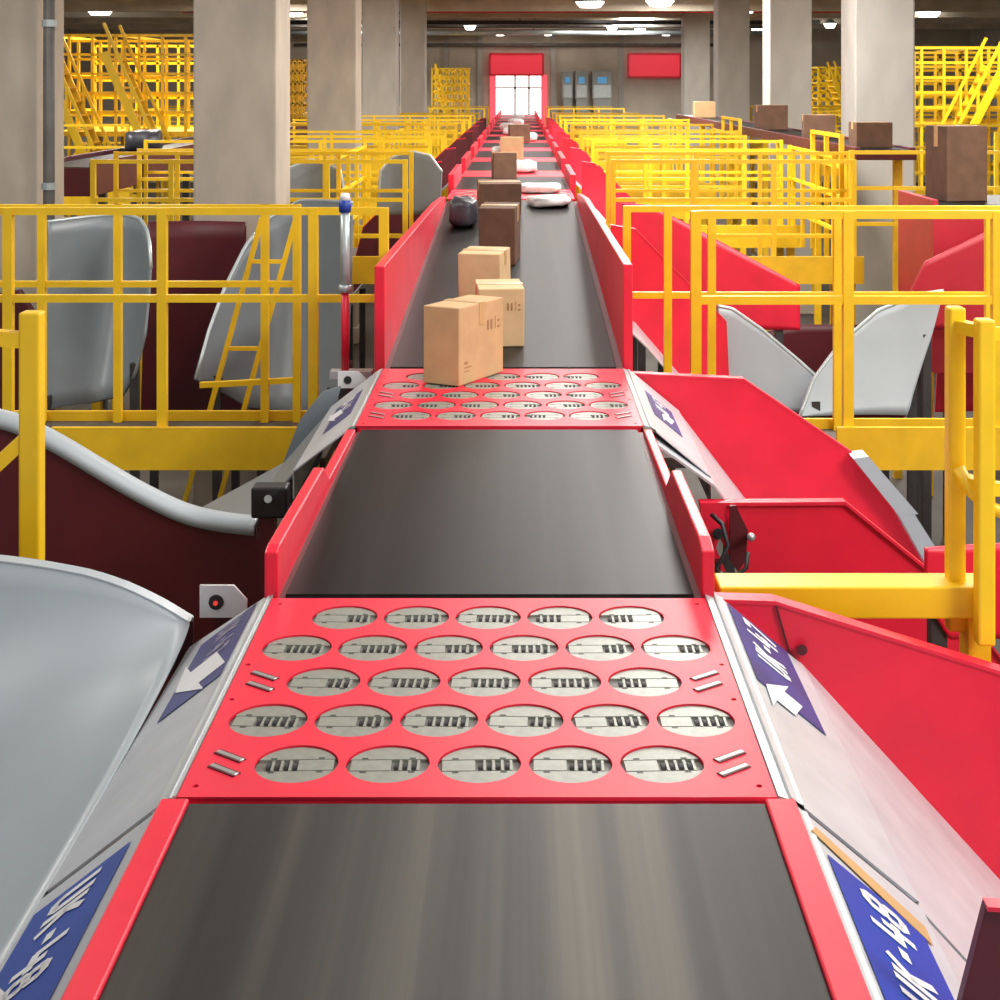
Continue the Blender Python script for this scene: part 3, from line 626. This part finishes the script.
# ------------------------------------------------------------------ far part of the main line
yy=14.75; k=0; D2=1.12
while yy<57:
    L=1.3
    near=['first','second','third','fourth','fifth','sixth','seventh','eighth','ninth','tenth','eleventh','twelfth'][k]
    sorter('%s red sorter plate beyond the top of the rising belt'%near,yy,yy+L,D2,holes=(k==0),detail=False,group='far sorter plates')
    if k<7:
        chute_right('red chute at the %s far sorter on the right'%near,yy,yy+L,.38,topg,botg)
        chute_right('shade-darkened red chute at the %s far sorter on the left'%near,yy,yy+L,.38,topg,botg,s=-1,wall='maroon',floor='grey_d',edge='red')  # left copy takes the colours with shade mixed in
    y2=yy+L+.03; L2=2.2
    gd=[(BL-.08,BL-.02,[(y2,D2-.16),(y2+L2-.05,D2-.16),(y2+L2-.05,D2+.2),(y2,D2+.2)]),(BR+.03,BR+.09,[(y2,D2-.16),(y2+L2-.05,D2-.16),(y2+L2-.05,D2+.2),(y2,D2+.2)])]
    belt_section('%s dark belt section beyond the top of the rising belt'%near,y2,y2+L2,D2,D2,M['belt2'],gd,group='far belt sections')
    yy=y2+L2+.05; k+=1
# ------------------------------------------------------------------ parallel lines
def side_line(label,x0,x1,Y0,Y1,d,mat,up=.05,down=.3,lm='dark'):
    t=thing('belt_conveyor',label,'conveyor',((x0+x1)/2,(Y0+Y1)/2,0))
    MB().box((x0+.05,Y0,E-d-.08),(x1-.05,Y1,E-d)).build('belt',M['belt2'],t)
    for x in (x0,x1-.05): MB().box((x,Y0,E-d-down),(x+.05,Y1,E-d+up)).build('side_guard',M[mat],t,bevel=.006)
    MB().box((x0,Y0-.03,E-d-down),(x1,Y0,E-d-.01)).build('end_plate',M[mat],t)
    yl=Y0+.5
    while yl<Y1:
        for x in (x0+.05,x1-.05): MB().box((x-.04,yl-.04,0),(x+.04,yl+.04,E-d-.1)).build('leg',M[lm],t)
        yl+=4
side_line('slim dark parallel conveyor carrying dark cartons on the right',3.22,3.80,14.4,31,.62,'maroon',.02,.10,'yellow_d')
side_line('dark red sided parallel conveyor behind the left columns',-5.1,-4.4,15.5,40,.85,'maroon')
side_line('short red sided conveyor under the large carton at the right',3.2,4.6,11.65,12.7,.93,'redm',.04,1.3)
railing('yellow railing along the slim right conveyor before the cartons',[(3.14,14.65+.72*q) for q in range(3)],E-1.75,E-.50,[E-.8,E-1.1],.045)
railing('yellow railing along the farther part of the slim right conveyor',[(3.14,21.4+.9*q) for q in range(3)],E-1.75,E-.50,[E-.8,E-1.1],.045)
railing('yellow railing across the end of the slim right conveyor',[(3.15,14.25),(3.9,14.25),(4.7,14.25),(5.5,14.25)],0,E-.64,[E-.98,E-1.32],.045)
# ------------------------------------------------------------------ parcels
def carton(label,loc,w,l,h,rz,mat,rx=0,mark=None,tape=True,group='cardboard cartons on the belts'):
    t=thing('carton',label,'box',(0,0,0),group)
    MB().box((-w/2,-l/2,0),(w/2,l/2,h)).build('body',M[mat],t,bevel=.006)
    MB().box((-w/2+.004,-.003,h),(w/2-.004,.003,h+.0015)).build('flap_seam',M['print'],t)
    if tape:
        MB().box((-w/2-.002,-.028,h),(w/2+.002,.028,h+.003)).box((-w/2-.003,-.028,h*.72),(-w/2,.028,h+.002)).box((w/2,-.028,h*.72),(w/2+.003,.028,h+.002)).build('tape',M['tape'],t)
    if mark:
        for (u,v,du,dv) in ((.12,.16,.10,.012),(.12,.21,.16,.012),(.12,.26,.07,.03),(.62,.62,.04,.13),(.70,.62,.04,.13),(.80,.62,.012,.16),(.86,.62,.05,.03),(.86,.70,.05,.03)):
            m=MB()
            if mark=='x': m.box((w/2,-l/2+u*l,v*h),(w/2+.0015,-l/2+(u+du)*l,(v+dv)*h))
            else: m.box((-w/2+u*w,-l/2-.0015,v*h),(-w/2+(u+du)*w,-l/2,(v+dv)*h))
            m.build('printed_mark',M['print'],t)
    t.rotation_euler=(rx,0,rz); t.location=loc; return t
IN=math.atan(.0571)
a=math.atan2(.877,.48)-math.pi/2
def on_line(px,py_,Y): return (X(px,Y),Y,E-SL(Y)+.002)
v=Vector((.48,.877)); u=Vector((-.877,.48)); c0=Vector((X(459,7.45),7.45)); cc=c0+v*.225+u*.105
carton('large carton standing askew on the second red plate',(cc.x,cc.y,E-1.499),.21,.45,.39,a,'card',mark='x')
carton('pale carton directly behind the large askew carton on the rising belt',on_line(499,0,8.58),.26,.3,.33,.10,'card_l',IN,'y')
carton('carton standing behind the pale carton on the rising belt',on_line(485,0,9.85),.28,.3,.31,-.22,'card_l',IN)
carton('tall shade-dark brown carton further up the rising belt',on_line(500,0,11.2),.27,.34,.42,-.12,'card_d',IN)  # shade of its near side is put into the whole body colour
carton('dark flat carton near the top of the rising belt',on_line(499,0,13.8),.38,.36,.28,.1,'card_d',IN)
carton('brown carton on the first far belt section beyond the crest',(X(504,18.0),18.0,E-D2+.002),.28,.3,.31,.1,'card_d')
carton('tall pale carton in the middle of the far belts',(X(512,22.5),22.5,E-D2+.002),.32,.3,.34,-.1,'card_l')
carton('tiny dark carton far along the belt line',(X(519,29.5),29.5,E-D2+.002),.4,.4,.34,.1,'card_d')
carton('large weathered carton on the short red conveyor at the right',(X(964,11.9),12.12,E-.93+.002),.36,.34,.60,.25,'card_d')
carton('lone dark carton on the parallel right conveyor before the pale column',(3.48,14.9,E-.618),.36,.3,.25,.05,'card_d')
carton('dark carton second along the parallel right conveyor',(3.5,17.6,E-.618),.36,.3,.27,-.1,'card_d')
carton('dark carton third along the parallel right conveyor',(3.48,20.8,E-.618),.40,.3,.34,.1,'card_d')
carton('small carton farthest along the parallel right conveyor',(3.5,28.5,E-.618),.40,.3,.30,.0,'card')
def bag(label,loc,sx,sy,sz,mat,seed,group='poly bag parcels on the far belts'):
    rnd=random.Random(seed); bm=bmesh.new(); bmesh.ops.create_icosphere(bm,subdivisions=3,radius=1)
    ph=[rnd.uniform(0,6.3) for _ in range(6)]
    for v in bm.verts:
        x,y,z=v.co; k=1+.10*math.sin(4*x+ph[0])*math.sin(3.5*y+ph[1])+.06*math.sin(8*x+ph[2]+5*y)+.04*math.sin(11*y+ph[3]+6*z)
        e=lambda c: math.copysign(abs(c)**.6,c)
        v.co=Vector((e(x)*k*sx,e(y)*k*sy,max(-1,e(z)*k)*sz+sz))
    zmin=min(v.co.z for v in bm.verts)
    for v in bm.verts: v.co.z-=zmin
    me=bpy.data.meshes.new('poly_bag'); bm.to_mesh(me); bm.free(); me.materials.append(M[mat])
    for p in me.polygons: p.use_smooth=True
    o=link('poly_bag',me); o.location=loc; tag(o,label,'parcel',group)
bag('dark poly bag parcel at the left of the rising belt crest',(X(464,12.9),12.9,E-SL(12.9)),.12,.17,.13,'bagd',1)
bag('white poly bag at the right side of the rising belt crest',(X(548,14.2),14.2,E-SL(14.2)),.2,.22,.05,'bag',2)
bag('flat white poly bag on the first far red plate',(X(540,15.6),15.6,E-D2),.22,.22,.05,'bag',3)
for i in range(9):
    y=20.0+3.58*i-1.2; bag(['first','second','third','fourth','fifth','sixth','seventh','eighth','ninth'][i]+' pale poly bag along the far belts beyond the crest',(CX+random.uniform(-.28,.3),y+.35,E-D2),.18,.2,.06+.04*random.random(),'bag',10+i)
bag('dark bag lying on the left parallel conveyor',(-4.75,19.0,E-.85),.22,.3,.14,'bagd',31)
# ------------------------------------------------------------------ sensors, stack light
t=thing('stack_light','signal lamp on a grey and red pole beside the left guard','signal lamp',P(345,372,8.3))
p=P(345,0,8.3); z=lambda py: P(0,py,8.3).z
MB().tube((p.x,p.y,z(374)),(p.x,p.y,z(290)),.022,12).build('lower_pole',M['red'],t,smooth=True)
MB().tube((p.x,p.y,z(290)),(p.x,p.y,z(212)),.026,12).tube((p.x,p.y,z(292)),(p.x,p.y,z(285)),.034,12).build('upper_pole',M['lip'],t,smooth=True)
MB().tube((p.x,p.y,z(212)),(p.x,p.y,z(200)),.034,14).build('lens',M['blue'],t,smooth=True)
MB().tube((p.x,p.y,z(200)),(p.x,p.y,z(193)),.034,14,r2=.02).build('cap',M['white'],t,smooth=True)
MB().prism([D(p.x-.08,8.26,1.62),D(p.x+.15,8.26,1.62),D(p.x+.15,8.36,1.62),D(p.x-.08,8.36,1.62)],(0,0,.04)).build('foot_bracket',M['silver'],t)
MB().box((p.x-.03,8.28,0),(p.x+.03,8.34,E-1.62)).build('floor_post',M['dark'],t)
def bracket(label,Y,px0,px1,py0,py1,led=True):
    a=P(px0,py1,Y); b=P(px1,py0,Y); w=b.x-a.x; h=b.z-a.z
    t=thing('sensor_bracket',label,'sensor',((a.x+b.x)/2,Y,0),'sensor brackets beside the chutes')
    hole=circle(a.x+w*.35,a.z+h*.48,h*.24,16)
    me=plate2d([(a.x,a.z),(b.x,a.z),(b.x,a.z+h*.55),(a.x+w*.72,b.z),(a.x,b.z)],[hole],.012); me.materials.append(M['white'])
    me.transform(Matrix.Rotation(math.pi/2,4,'X')); me.transform(Matrix.Translation(Vector((0,Y,0))-ORG[t.name])); link('plate',me,t)
    MB().tube((a.x+w*.35,Y+.05,a.z+h*.48),(a.x+w*.35,Y-.012,a.z+h*.48),h*.22,16).build('eye',M['black'],t)
    if led: MB().tube((a.x+w*.35,Y-.012,a.z+h*.48),(a.x+w*.35,Y-.018,a.z+h*.48),h*.07,12).build('led',M['redled'],t)
    MB().box((a.x+w*.3,Y+.01,0),(b.x-w*.3,Y+.05,a.z+.02)).build('support',M['maroon'],t)
bracket('white sensor bracket with dark round eye at the top of the grey slide',4.62,200,247,585,617)
bracket('small white sensor bracket beside the left sheet of the second plate',8.02,338,366,371,388,False)
t=thing('sensor_box','black sensor box left of the dark belt beside the curved lip','sensor',(P(272,515,6.15).x,6.15,0))
MB().box(tuple(P(255,512,6.2)),tuple(P(287,488,6.1))).build('case',M['black'],t,bevel=.01)
MB().tube(P(268,499,6.1),P(268,499,6.06),.016,12).build('lens',M['lip'],t)
MB().box((P(262,0,6.2).x,6.12,0),(P(278,0,6.2).x,6.18,P(0,512,6.2).z)).build('stand',M['maroon'],t)
t=thing('drive_unit','open red sensor bracket with black cable on the second right chute','sensor',P(728,575,6.38))
MB().prism([P(700,503,6.42),P(726,503,6.42),P(726,520,6.42),P(716,548,6.42),P(726,572,6.42),P(704,566,6.42)],(0,.03,0)).build('plate',M['red2'],t)
MB().prism([P(730,506,6.40),P(736,506,6.40),P(748,530,6.40),P(746,560,6.40),P(738,572,6.40),P(730,560,6.40)],(0,.02,0)).build('side_plate',M['maroon'],t)
MB().tube(P(718,534,6.40),P(718,534,6.34),.024,12).tube(P(718,534,6.34),P(718,534,6.31),.014,10).build('eye',M['black'],t)
MB().tube(P(751,537,6.40),P(751,537,6.28),.018,14).build('knob',M['pin'],t,smooth=True)
MB().path([P(712,515,6.38),P(722,524,6.3),P(728,545,6.27),P(722,560,6.26),P(716,568,6.25),P(722,577,6.25),P(736,576,6.25),P(746,568,6.26),P(748,552,6.28)],.010).build('cable',M['black'],t,smooth=True)
MB().box((P(706,0,6.4).x,6.38,0),(P(720,0,6.4).x,6.44,P(0,560,6.4).z)).build('support',M['maroon'],t)
# ------------------------------------------------------------------ light
def area(x,y,z,sx,sy,w,col=(1,.97,.93),rot=(0,0,0)):
    l=bpy.data.lights.new('hall_and_fill_light','AREA'); l.shape='RECTANGLE'; l.size=sx; l.size_y=sy; l.energy=w; l.color=col
    o=bpy.data.objects.new('hall_and_fill_light',l); C.objects.link(o); o.location=(x,y,z); o.rotation_euler=rot
for y,w in ((2.5,145),(9,275),(16,390),(27,440),(40,600),(52,820)):
    for x in (-4.5,4.0):
        if x>0 and y in (16,27): x=2.0
        if x<0 and y>15: x=-6.5
        area(x,y,CEIL-.1,1.2,3.5,w*(1.45 if x>0 else (.6 if y<12 else 1.1)))
area(6.6,21,CEIL-.1,1.2,3,400)  # unseen light added to brighten the right stair tower
area(.5,6.0,CEIL-.1,.8,4,110)
for y in (14,23,34): area(.1,y,CEIL-.1,.8,6,110)  # unseen strips added to lay a streak of reflection on the belts
area(5.5,1.2,CEIL-.15,2.0,2.0,420,rot=(.35,.55,0))  # unseen front light added to brighten the camera-facing right walls
wd=bpy.data.worlds.new('World'); scn.world=wd; wd.use_nodes=True
wd.node_tree.nodes['Background'].inputs[0].default_value=(.96,.98,1,1); wd.node_tree.nodes['Background'].inputs[1].default_value=.55
# ------------------------------------------------------------------ camera
cam=bpy.data.cameras.new('camera'); co=bpy.data.objects.new('camera',cam); C.objects.link(co)
cam.sensor_width=36; cam.lens=54; cam.shift_x=-.02; cam.shift_y=-.415; cam.clip_end=300; cam.clip_start=.05
co.location=(0,0,E); co.rotation_euler=(math.pi/2,0,0)
scn.camera=co
try: scn.view_settings.view_transform='Standard'
except Exception: pass
